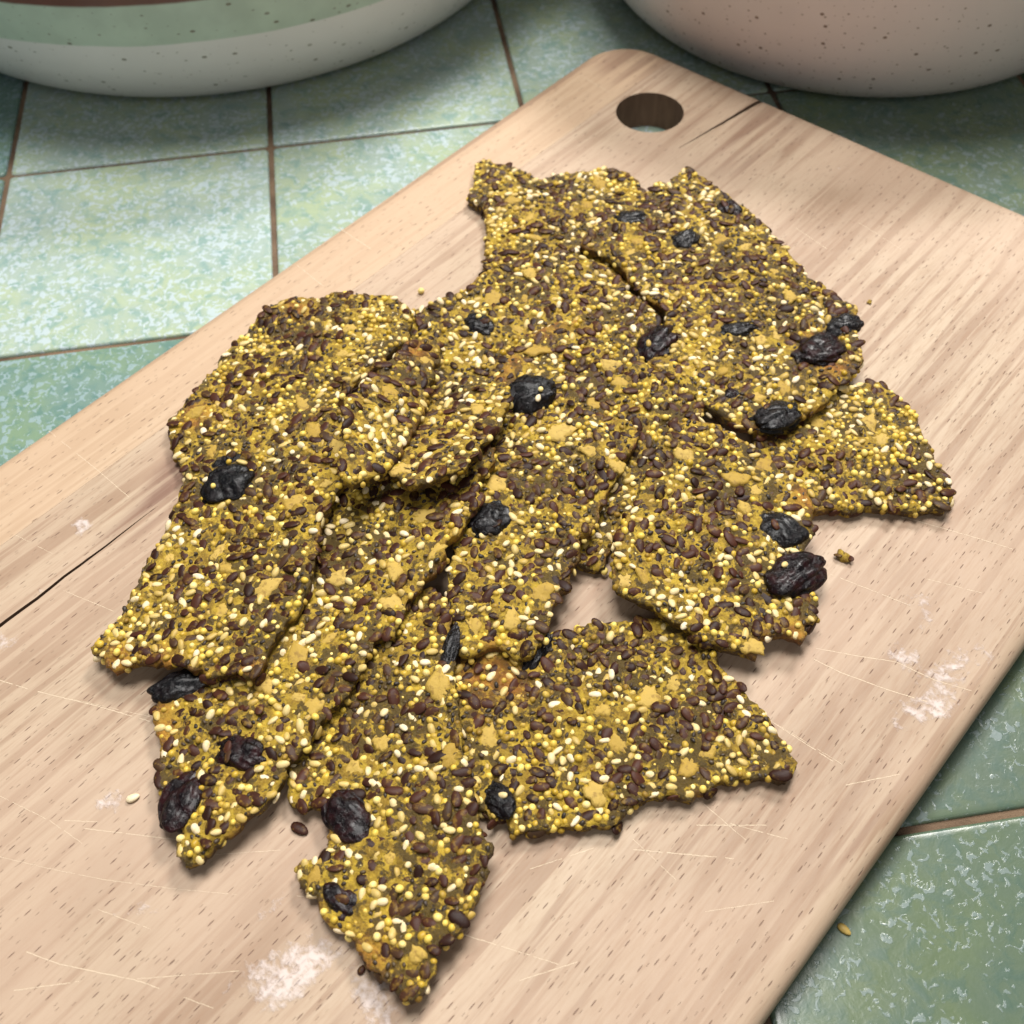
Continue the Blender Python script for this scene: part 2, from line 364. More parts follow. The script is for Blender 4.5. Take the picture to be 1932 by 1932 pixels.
for side in (0, 1):
    bm = bmesh.new(); bm.from_mesh(me2)
    geom = bm.verts[:]+bm.edges[:]+bm.faces[:]
    x = -226.5 + (.03 if side else -.03)
    r = bmesh.ops.bisect_plane(bm, geom=geom, plane_co=(x*MM, 0, 0), plane_no=(1, 0, 0), clear_inner=bool(side), clear_outer=not side)
    ed = [e for e in r['geom_cut'] if isinstance(e, bmesh.types.BMEdge)]
    bmesh.ops.edgeloop_fill(bm, edges=ed)
    for ax, lo, hi in ((0, -250, -3), (1, -42, 341)):
        for q in np.arange(lo, hi, 3.0):
            nrm_ = (1, 0, 0) if ax == 0 else (0, 1, 0); pc = (q*MM, 0, 0) if ax == 0 else (0, q*MM, 0)
            fs = [f for f in bm.faces if f.normal.z > .999]
            es = list({e for f in fs for e in f.edges}); vs_ = list({v for f in fs for v in f.verts})
            if ax == 0 and ((side and q < x) or (not side and q > x)): continue
            bmesh.ops.bisect_plane(bm, geom=vs_+es+fs, plane_co=pc, plane_no=nrm_)
    mm = bpy.data.meshes.new('stave'); bm.to_mesh(mm); bm.free(); mm.materials.clear(); board_masks(mm); mm.materials.append(M['wood']); mm.materials.append(M['end'])
    for p in mm.polygons:
        c_ = p.center*1000
        if abs(p.normal.z) < .3 and U0+6 < c_.x < U1-6 and V0+6 < c_.y < V1-.4 and abs(c_.x+226.5) > .2: p.material_index = 1
    for p in mm.polygons: p.use_smooth = abs(p.normal.z) < .999 and p.area < 3e-3
    mm.set_sharp_from_angle(angle=math.radians(38))
    so = bpy.data.objects.new('stave', mm); C.objects.link(so); so.parent = board
ZB = TB+.2                                           # board top, mm

# knife marks: shallow pale cuts across the grain
KN = [[(0,1502),(93,1548),(155,1591)],[(0,1617),(99,1640),(198,1660),(331,1677),(446,1688)],[(185,1716),(284,1753)],[(122,1548),(185,1551)],[(159,1563),(331,1584)],
 [(50,1796),(112,1819),(205,1839),(255,1849),(301,1865)],[(258,1847),(450,1832)],[(26,1869),(149,1852)],[(347,1882),(403,1902)],[(387,1614),(529,1604)],[(92,813),(185,888),(247,941)],
 [(0,1284),(71,1305),(179,1331),(283,1361)],[(140,1320),(283,1352)],[(119,1114),(214,1153)],[(1315,1506),(1407,1585)],[(1378,1554),(1486,1583)],[(1161,1551),(1275,1660)],[(1298,1557),(1446,1557)],
 [(1195,1603),(1384,1620)],[(1441,1352),(1572,1437)],[(870,1762),(1053,1819)],[(1539,1223),(1620,1238),(1691,1249),(1763,1283),(1834,1304)],[(1536,1244),(1584,1268),(1673,1301),(1748,1324)],
 [(1566,1083),(1650,1116),(1718,1143)],[(1429,1345),(1495,1384),(1590,1443)],[(1694,973),(1822,1009),(1911,1036)],[(1748,1092),(1852,1119)],[(1596,1481),(1697,1461)],[(1501,430),(1561,470)],[(1101,145),(1151,175)],
 [(1330,1720),(1460,1700)],[(560,1690),(640,1700)],[(30,1010),(100,1045)],[(1000,1640),(1120,1600)],[(1640,900),(1760,940)],[(1620,420),(1700,470)],[(980,1850),(1090,1815)],[(640,430),(700,470)],[(560,500),(610,540)]]
kv, kf = [], []; rk = random.Random(21); binv = Matrix.Rotation(-BB, 3, 'Z')
for path in KN:
    P_ = [binv @ at(px, py, ZB*MM) for px, py in path]; hw = rk.uniform(.05, .11)*MM; t_on = True
    for a_, b_ in zip(P_, P_[1:]):
        n_ = max(2, int((b_-a_).length/(.9*MM))); d_ = (b_-a_).normalized(); q_ = Vector((-d_.y, d_.x, 0))
        for i in range(n_):
            if rk.random() < .13: t_on = not t_on
            if not t_on and rk.random() < .55: t_on = True
            if not t_on: continue
            p0 = a_.lerp(b_, i/n_); p1 = a_.lerp(b_, (i+1)/n_); w0 = hw*rk.uniform(.5, 1.2); w1 = hw*rk.uniform(.5, 1.2); j_ = q_*rk.uniform(-.05, .05)*MM; z_ = Vector((0, 0, .025*MM)); o_ = len(kv)
            kv += [p0-q_*w0+j_+z_, p1-q_*w1+j_+z_, p1+q_*w1+j_+z_, p0+q_*w0+j_+z_]; kf.append((o_, o_+1, o_+2, o_+3))
kmat = NT('cut_wood', .7); kmat.set('Base Color', (.60, .48, .34, 1))
tag(mesh_obj('knife_marks', kv, kf, kmat.m, board, smooth=False), kind='stuff')

# ------------------------------------------------------------------ bowls
def lathe(name, prof, mat, c, seg=128):
    v, f = [], []
    for r, z in prof:
        for i in range(seg):
            t = 2*math.pi*i/seg; v.append((r*math.cos(t)*MM, r*math.sin(t)*MM, z*MM))
    for k in range(len(prof)-1):
        for i in range(seg):
            a = k*seg+i; b = k*seg+(i+1) % seg; f.append((a, b, b+seg, a+seg))
    f.append(tuple(reversed(range(seg)))); f.append(tuple((len(prof)-1)*seg+i for i in range(seg)))
    o = mesh_obj(name, v, f, mat); o.location = (c[0]*MM, c[1]*MM, .1*MM); return o
def spl(pts, n=8):
    out = []
    P = [pts[0]]+list(pts)+[pts[-1]]
    for i in range(1, len(P)-2):
        for k in range(n):
            t = k/n; a, b, c_, d = (np.array(P[i+j], float) for j in (-1, 0, 1, 2))
            out.append(tuple(.5*((2*b)+(-a+c_)*t+(2*a-5*b+4*c_-d)*t*t+(-a+3*b-3*c_+d)*t**3)))
    return out+[pts[-1]]
lb = lathe('stoneware_bowl', spl([(118, 0), (130, .8), (139, 5), (148, 14), (157, 28), (164, 46), (168, 64), (169.5, 74), (168, 77), (165.5, 74), (160, 50), (150, 24), (128, 9), (70, 6), (1, 6)]), M['bowl_green'], (-125.8, 546.9))
tag(lb, 'white stoneware bowl with a green band and brick red rim', 'bowl')
rb = lathe('stoneware_bowl', spl([(84, 0), (95, .8), (103, 5), (111, 14), (119.5, 30), (126, 50), (130, 72), (132, 88), (130.5, 91), (128, 88), (122, 55), (112, 26), (90, 9), (50, 6), (1, 6)]), M['bowl_pink'], (159.1, 490.5))
tag(rb, 'pinkish speckled stoneware bowl beside the far end of the board', 'bowl')

# ------------------------------------------------------------------ seed crackers: outlines as seen, laid as real sheets
CR = {
 'G': [(1000,1205),(1060,1190),(1104,1181),(1173,1169),(1258,1166),(1300,1180),(1338,1209),(1355,1249),(1401,1295),(1429,1329),(1469,1380),(1500,1437),(1486,1471),(1435,1466),(1395,1466),(1344,1483),(1304,1506),(1258,1500),(1201,1517),(1161,1548),(1059,1560),(967,1571),(958,1540),(930,1545),(895,1520),(865,1440),(850,1340),(852,1245),(900,1205)],
 'J': [(911,295),(932,306),(960,312),(992,325),(1024,338),(1071,325),(1136,316),(1187,325),(1203,337),(1210,353),(1230,375),(1210,450),(1185,535),(1080,530),(960,530),(913,505),(916,489),(917,455),(918,411),(909,388),(881,374),(900,346),(896,309)],
 'K': [(1582,729),(1608,719),(1661,724),(1698,750),(1725,782),(1746,824),(1777,883),(1801,936),(1788,954),(1740,962),(1645,959),(1539,962),(1460,950),(1420,880),(1420,800),(1500,745)],
 'L1': [(1254,603),(1200,650),(1100,690),(980,715),(900,740),(840,735),(790,715),(735,680),(745,600),(828,564),(872,546),(888,533),(911,511),(943,494),(1024,478),(1071,478),(1112,489),(1140,503),(1170,524),(1187,547),(1221,577)],
 'L2': [(934,712),(960,672),(1004,627),(1050,608),(1096,604),(1140,612),(1182,628),(1190,645),(1219,684),(1256,709),(1322,760),(1310,820),(1250,880),(1200,960),(1157,1010),(1135,1066),(1095,1062),(1020,1000),(940,900),(925,800)],
 'H': [(1264,798),(1306,788),(1359,800),(1407,835),(1460,872),(1500,900),(1523,925),(1534,957),(1539,999),(1520,1030),(1500,1060),(1490,1090),(1500,1115),(1539,1126),(1545,1163),(1523,1174),(1513,1208),(1480,1195),(1439,1205),(1428,1237),(1370,1221),(1317,1205),(1275,1168),(1238,1147),(1169,1115),(1158,1073),(1164,1015),(1190,957),(1211,914),(1243,856)],
 'I': [(1301,313),(1351,350),(1396,385),(1446,425),(1491,480),(1526,520),(1575,555),(1611,580),(1621,600),(1616,625),(1632,669),(1616,690),(1600,714),(1579,733),(1540,775),(1500,790),(1440,810),(1400,800),(1350,775),(1325,757),(1283,728),(1222,680),(1262,655),(1258,610),(1250,580),(1205,547),(1178,515),(1147,480),(1094,462),(1113,438),(1163,406),(1217,364),(1237,348),(1256,341)],
 'E': [(960,818),(1007,801),(1053,790),(1123,783),(1187,792),(1201,813),(1201,832),(1180,866),(1160,906),(1146,933),(1127,975),(1106,1012),(1095,1019),(1086,1051),(1074,1075),(1072,1102),(1051,1114),(1044,1146),(1030,1179),(1025,1202),(1009,1234),(988,1240),(959,1229),(919,1216),(892,1229),(869,1234),(861,1197),(853,1150),(842,1090),(868,985),(915,870)],
 'F': [(852,1163),(848,1200),(834,1222),(853,1238),(855,1271),(862,1311),(866,1364),(866,1403),(879,1443),(887,1483),(893,1515),(900,1549),(919,1585),(930,1608),(923,1625),(905,1672),(885,1715),(862,1756),(820,1799),(810,1851),(787,1879),(773,1893),(740,1860),(693,1822),(669,1775),(646,1756),(608,1728),(603,1690),(570,1667),(561,1645),(567,1622),(599,1612),(622,1596),(613,1554),(599,1521),(551,1516),(545,1474),(540,1430),(580,1360),(640,1270),(700,1190),(770,1120),(815,1110),(845,1130)],
 'D2': [(915,838),(933,845),(926,878),(904,905),(900,929),(912,945),(886,963),(868,1010),(845,1024),(836,1065),(803,1095),(769,1131),(760,1160),(742,1200),(707,1208),(689,1255),(665,1282),(657,1306),(623,1337),(591,1390),(560,1420),(538,1440),(528,1474),(505,1510),(476,1530),(430,1572),(391,1606),(349,1634),(335,1595),(350,1570),(310,1540),(300,1490),(289,1465),(303,1420),(298,1380),(285,1340),(300,1322),(350,1310),(400,1290),(450,1262),(505,1160),(545,1050),(575,960),(640,880),(720,860),(800,860),(860,845)],
 'D1': [(850,722),(900,712),(957,719),(966,742),(955,770),(941,795),(926,822),(908,832),(880,880),(830,900),(770,915),(735,890),(750,840),(790,770),(815,720)],
 'A': [(503,582),(540,565),(600,562),(650,548),(680,556),(720,552),(765,572),(778,602),(768,640),(735,665),(700,695),(650,745),(600,800),(540,850),(420,900),(355,897),(332,862),(322,830),(318,790),(345,765),(375,725),(400,700),(430,660),(465,625),(485,600)],
 'B': [(357,894),(378,840),(430,815),(484,808),(560,775),(616,765),(681,790),(672,830),(650,880),(637,930),(612,970),(605,1010),(590,1060),(580,1110),(560,1150),(535,1180),(505,1230),(492,1262),(474,1278),(430,1262),(390,1274),(330,1245),(260,1250),(215,1262),(200,1242),(170,1222),(225,1165),(260,1100),(290,1040),(310,1000),(325,960),(340,915)],
 'C': [(832,640),(826,668),(818,694),(806,740),(795,777),(779,812),(760,845),(737,881),(700,903),(664,908),(636,893),(640,850),(652,800),(650,755),(700,705),(765,648),(805,632)],
}
ORDER = ['G', 'J', 'K', 'L1', 'L2', 'H', 'I', 'E', 'F', 'D2', 'D1', 'A', 'B', 'C']
LABEL = {
 'G': 'wedge shaped seed cracker with orange toasted corner, lowest at the front right of the pile',
 'J': 'seed cracker with a notched far edge, nearest the hanging hole',
 'K': 'plain seed cracker without dried fruit at the far right, tucked under two others',
 'L1': 'seed cracker in the back middle with one raisin half hidden under seeds',
 'L2': 'seed cracker with a browned orange edge and black raisin in the centre of the pile',
 'H': 'seed cracker with two dark dried berries on its right edge',
 'I': 'long seed cracker at the back right studded with many dried berries',
 'E': 'seed cracker in the middle with one cracked black raisin and two large oat flakes',
 'F': 'long seed cracker pointing to the viewer, its tip nearest the bottom of the picture',
 'D2': 'long seed cracker slanting to the front left with three black raisins at its end',
 'D1': 'small seed cracker lying left of the central black raisin, under the upright piece',
 'A': 'seed cracker without dried fruit, its left end rounded, at the back left of the pile',
 'B': 'seed cracker with one large round raisin at the far left, on top of the pile',
 'C': 'narrow seed cracker tilted and wedged between two flat ones near the left',
}
THK = 4.0
RAIS = [  # cracker, px, py, length px, width px, image angle, kind, lift mm
 ('B',430,915,92,72,10,'r',.6),('B',425,872,60,26,25,'r',-.6),('D2',345,1292,118,52,22,'r',.4),('D2',447,1420,98,68,-10,'c',.1),('D2',342,1512,108,74,75,'c',.4),
 ('F',657,1547,106,84,-60,'c',.2),('F',640,1702,84,70,-30,'c',-.6),('G',938,1507,84,58,-50,'r',.3),('G',1014,1232,74,46,60,'r',.5),('E',852,1215,84,34,75,'r',0),
 ('E',928,978,90,76,30,'r',.0),('L2',998,748,92,68,15,'r',1.6),('L1',905,612,56,42,-30,'r',.0),('I',1377,392,50,30,-30,'c',-.2),('I',1190,412,62,32,10,'r',-.2),
 ('I',1292,452,58,36,20,'r',-.2),('I',1385,620,78,28,5,'r',-.4),('I',1545,655,96,72,10,'c',.1),('I',1592,614,60,38,20,'r',.3),('I',1465,783,84,58,25,'r',.4),('I',1380,745,32,26,0,'c',-.3),
 ('I',1240,645,74,58,40,'c',-1.0),('H',1472,998,96,64,-20,'r',.2),('H',1502,1082,106,86,30,'c',.8)]
OATS = {'E': [(1015,1120,60),(935,915,55),(1055,815,60),(1165,880,40),(965,1170,45)], 'G': [(1225,1310,55),(920,1395,50),(1130,1495,55),(1330,1420,40)], 'B': [(555,950,45),(430,1070,40),(500,1110,55),(420,1150,45),(640,845,45),(590,815,45)],
 'D2': [(800,975,50),(735,1130,55),(640,1090,50),(560,1240,55),(590,1330,50),(745,1075,45),(500,1290,45),(855,870,45)], 'H': [(1180,1090,50),(1390,905,50),(1440,880,55),(1290,860,45),(1410,960,40)],
 'I': [(1440,640,45),(1430,745,50),(1405,465,35),(1490,560,40),(1480,735,40)], 'L2': [(1015,660,55),(1150,690,45),(1120,760,40)], 'F': [(830,1300,60),(600,1655,45),(850,1430,45),(720,1400,40)],
 'A': [(425,770,0),(366,780,45),(660,620,40)], 'J': [(1130,345,45),(1010,445,40)], 'L1': [(930,560,60),(1000,520,40)], 'K': [(1640,800,45)], 'D1': [(900,770,40)], 'C': [(735,740,45)]}
TOAST = {'L2': [(945,705,22),(965,685,18),(1020,620,24),(1050,612,18),(1085,602,22)], 'G': [(905,1265,45),(960,1290,26)], 'B': [(215,1250,28),(310,1245,22),(470,1265,20)], 'D2': [(298,1380,26),(300,1335,22)], 'A': [(370,785,28),(560,585,25)], 'H': [(1525,940,28),(1505,1200,24),(1450,1210,16)], 'I': [(1570,690,26),(1530,625,16)], 'F': [(690,1810,26),(608,1560,16)], 'J': [(916,415,10)], 'E': [(930,1225,16)], 'C': [(780,660,25)], 'D1': [], 'K': [], 'L1': []}

HX0, HY0, HN, HM = -170, 30, 360, 460               # 1 mm map of what lies on the board
HMAP = np.full((HM, HN), ZB)
gx, gy = np.meshgrid(np.arange(HN)+HX0, np.arange(HM)+HY0)
def inside(px, py, poly):
    r = np.zeros(px.shape, bool); n = len(poly)
    for i in range(n):
        x1, y1 = poly[i]; x2, y2 = poly[(i+1) % n]
        if y1 == y2: continue
        c = ((y1 > py) != (y2 > py)) & (px < (x2-x1)*(py-y1)/(y2-y1)+x1); r ^= c
    return r
def seg_dist(P, poly):
    A = np.array(poly); B = np.roll(A, -1, 0); D = B-A; L = (D**2).sum(1)+1e-9
    best = np.full(len(P), 1e9)
    for s in range(0, len(P), 4000):
        q = P[s:s+4000]
        t = np.clip((((q[:, None]-A[None])*D[None]).sum(2))/L, 0, 1)
        d = np.hypot(*np.moveaxis(q[:, None]-(A[None]+t[..., None]*D[None]), 2, 0)); best[s:s+4000] = d.min(1)
    return best
class VN:                                            # smooth value noise on a random lattice
    def __init__(s, seed): s.g = np.random.default_rng(seed).random((256, 256))
    def __call__(s, x, y, cell):
        x = x/cell+500; y = y/cell+500; ix = np.floor(x).astype(int); iy = np.floor(y).astype(int); fx = x-ix; fy = y-iy
        fx = fx*fx*(3-2*fx); fy = fy*fy*(3-2*fy); g = s.g
        a = g[ix % 256, iy % 256]; b = g[(ix+1) % 256, iy % 256]; c = g[ix % 256, (iy+1) % 256]; d = g[(ix+1) % 256, (iy+1) % 256]
        return (a*(1-fx)+b*fx)*(1-fy)+(c*(1-fx)+d*fx)*fy-.5

def rest_plane(x, y, Z):                             # how a stiff sheet settles: lowest centroid with nothing above the plane
    P = np.stack([x, y, Z-.1], 1); act = set()
    for t in np.linspace(0, 2*math.pi, 17)[:-1]: act.add(int(np.argmax(x*math.cos(t)+y*math.sin(t))))
    for _ in range(60):
        L = sorted(act); Q = P[L]; n = len(L)
        I = np.array([(i, j, k) for i in range(n) for j in range(i+1, n) for k in range(j+1, n)])
        a, b, c = Q[I[:, 0]], Q[I[:, 1]], Q[I[:, 2]]; nr = np.cross(b-a, c-a); ok = np.abs(nr[:, 2]) > 1e-3
        nr, a, I = nr[ok], a[ok], I[ok]; p1 = -nr[:, 0]/nr[:, 2]; p2 = -nr[:, 1]/nr[:, 2]; p0 = a[:, 2]-p1*a[:, 0]-p2*a[:, 1]
        viol = (Q[None, :, 2]-(p0[:, None]+p1[:, None]*Q[None, :, 0]+p2[:, None]*Q[None, :, 1])).max(1)
        p0 = np.where(viol < 1e-4, p0, 1e9); m = int(np.argmin(p0)); d = P[:, 2]-(p0[m]+p1[m]*x+p2[m]*y); w_ = int(np.argmax(d))
        if d[w_] < .05: break
        slack = Q[:, 2]-(p0[m]+p1[m]*Q[:, 0]+p2[m]*Q[:, 1]); keep = {L[i] for i in range(n) if slack[i] > -6}
        act = (keep if len(L) > 22 else set(L)) | {w_} | {L[i] for i in I[m]}
    return np.array([p0[m], p1[m], p2[m]])
class Sheet: pass
SH = {}
def hit(S, px, py):                                  # where the ray of a picture point meets a sheet's upper face (mm)
    z = ZB+8.
    for _ in range(12):
        p = at(px, py, z*MM)*1000; z = .5*z+.5*(S.zf(p.x, p.y)+THK)
    return at(px, py, z*MM)*1000
for key in ORDER:
    S = Sheet(); S.key = key; outline = CR[key]
    if key == 'C':
        a, b, c = (at(px, py, (ZB+h)*MM)*1000 for px, py, h in ((648, 775, 26.0), (832, 645, 15.0), (760, 850, 19.5)))
        n = (b-a).cross(c-a)
        co = np.array([a.z+(n.x*a.x+n.y*a.y)/n.z, -n.x/n.z, -n.y/n.z, 0, 0, 0]); S.cx = S.cy = 0.
        S.co = co; S.zf = lambda x, y, S=S: S.co[0]+S.co[1]*x+S.co[2]*y
        S.co[0] -= THK
    else:
        zt = np.full(len(outline), ZB+5.)
        for it in range(4):
            poly = [tuple((at(px, py, z*MM)*1000)[:2]) for (px, py), z in zip(outline, zt)]
            m = inside(gx, gy, poly); X, Y, Z = gx[m]*1., gy[m]*1., HMAP[m]
            S.cx, S.cy = X.mean(), Y.mean(); x = X-S.cx; y = Y-S.cy
            co = np.zeros(6); co[:3] = rest_plane(x, y, Z); co[0] += .35
            S.co = co
            S.zf = lambda x, y, S=S: S.co[0]+S.co[1]*(x-S.cx)+S.co[2]*(y-S.cy)+S.co[3]*(x-S.cx)**2+S.co[4]*(x-S.cx)*(y-S.cy)+S.co[5]*(y-S.cy)**2
            zt = np.array([S.zf(*p)+THK for p in poly])
        zt = np.array([S.zf(*p)+THK for p in poly])
        HMAP[m] = np.maximum(HMAP[m], S.zf(gx[m], gy[m])+THK)
    S.poly = [tuple(hit(S, px, py)[:2]) for px, py in outline]
    SH[key] = S

# seed meshes (mm -> m), a few shapes of each kind, shared by all copies
def pip(name, L, Wd, T, point, mat, seg=8, ringn=6, jit=0):
    v = [(-L/2, 0, 0)]; f = []
    for k in range(1, ringn):
        t = k/ringn; r = math.sin(math.pi*t)**.95*(1-point*(t-.42)); x = -L/2+L*(.5-.5*math.cos(math.pi*t)) if True else 0
        for s in range(seg):
            a = 2*math.pi*s/seg; j = 1+random.uniform(-jit, jit)
            v.append((x, r*Wd/2*math.cos(a)*j, r*T/2*math.sin(a)*j))
    v.append((L/2, 0, 0)); e = len(v)-1
    for s in range(seg): f.append((0, 1+(s+1) % seg, 1+s))
    for k in range(ringn-2):
        for s in range(seg):
            a = 1+k*seg+s; b = 1+k*seg+(s+1) % seg; f.append((a, b, b+seg, a+seg))
    for s in range(seg): f.append((e, 1+(ringn-2)*seg+s, 1+(ringn-2)*seg+(s+1) % seg))
    o = mesh_obj(name, [(x*MM, y*MM, z*MM) for x, y, z in v], f, mat, link=False); me = o.data; bpy.data.objects.remove(o); return me
FLAX = [pip('flax_seed', L, Wd, T, p, M['flax'], 10, 7, .02) for L, Wd, T, p in ((4.6, 2.75, .95, .42), (4.3, 2.6, .9, .35), (4.9, 2.8, 1.0, .45), (4.1, 2.7, 1.05, .4))]
SES = [pip('sesame_seed', L, Wd, T, p, M['sesame'], 8, 6, .03) for L, Wd, T, p in ((3.3, 2.15, 1.3, .5), (3.1, 2.0, 1.35, .45), (3.5, 2.1, 1.2, .55), (2.9, 2.05, 1.4, .35))]
MIL = [pip('millet_grain', L, Wd, T, p, M['millet'], 8, 6, .03) for L, Wd, T, p in ((2.15, 2.05, 1.95, .08), (2.0, 1.95, 1.7, .12), (2.3, 2.1, 2.0, .1), (1.85, 1.8, 1.7, .05))]
CHIA = pip('dark_seed', 1.65, 1.15, .85, .25, M['dark'], 6, 5); GRAIN = pip('grain', 1.9, 1.7, 1.5, .15, M['grain'], 7, 5, .05)
def oat_mesh(seed):
    rr = random.Random(seed); v = [(0, 0, .45)]; f = []; n = 18
    ph = [rr.uniform(0, 6.28) for _ in range(4)]
    for ring, (q, z) in enumerate(((.4, .36), (.75, .26), (.97, -.02), (1.0, -.5))):
        for i in range(n):
            a = 2*math.pi*i/n; e = 1+.15*math.sin(2*a+ph[0])+.13*math.sin(3*a+ph[1])+.1*math.sin(5*a+ph[2])+.09*math.sin(8*a+ph[3])+rr.uniform(-.07, .07)
            zz = z+rr.uniform(-.16, .16)-(.22*math.exp(-(math.sin(a)*q/.12)**2) if ring < 3 else 0)
            v.append((3.6*q*e*math.cos(a), 2.7*q*e*math.sin(a), zz))
    for i in range(n): f.append((0, 1+i, 1+(i+1) % n))
    for k in range(3):
        for i in range(n):
            a = 1+k*n+i; b = 1+k*n+(i+1) % n; f.append((a, a+n, b+n, b))
    o = mesh_obj('oat_flake', [(x*MM, y*MM, z*MM) for x, y, z in v], f, M['oat'], link=False); me = o.data; bpy.data.objects.remove(o); return me
OAT = [oat_mesh(i) for i in range(5)]
def raisin_mesh(seed, a, b, c, mat):
    bm = bmesh.new(); bmesh.ops.create_icosphere(bm, subdivisions=5, radius=1)
    P = np.array([v.co[:] for v in bm.verts]); rg = np.random.default_rng(seed)
    disp = np.zeros(len(P))
    Q = P+.22*np.stack([np.sin(P@rg.normal(0, 2.6, 3)+rg.uniform(0, 6)) for _ in range(3)], 1)
    for fr, am, kk in ((1.6, .17, 3), (3.2, .2, 4), (6.0, .06, 5)):
        for _ in range(kk):
            d = rg.normal(0, 1, 3); d *= fr/np.linalg.norm(d); wv = np.abs(np.sin(Q@d*1.3+rg.uniform(0, 6.3)))
            disp += am/kk**.62*(wv-.62)
    P = P*(1+disp[:, None]); P[:, 2] = np.where(P[:, 2] < 0, P[:, 2]*.8, P[:, 2])
    P *= np.array([a, b, c])*MM
    for v, p in zip(bm.verts, P): v.co = p
    me = bpy.data.meshes.new('raisin'); bm.to_mesh(me); bm.free(); me.polygons.foreach_set('use_smooth', [True]*len(me.polygons)); me.materials.append(mat); return me

def joined(name, src, mats, tones, mat, parent, origin):
    sv = np.array([v.co[:] for v in src.vertices]); sf = [tuple(p.vertices) for p in src.polygons]; n = len(sv)
    V = np.concatenate([sv@np.array(m.to_3x3()).T+np.array(m.translation) for m in mats])
    F = [tuple(i+k*n for i in f) for k in range(len(mats)) for f in sf]
    o = mesh_obj(name, V, F, mat, parent); at_ = o.data.attributes.new('tone', 'FLOAT', 'POINT'); at_.data.foreach_set('value', np.repeat(tones, n).astype(np.float32))
    tag(o, kind='stuff'); return o

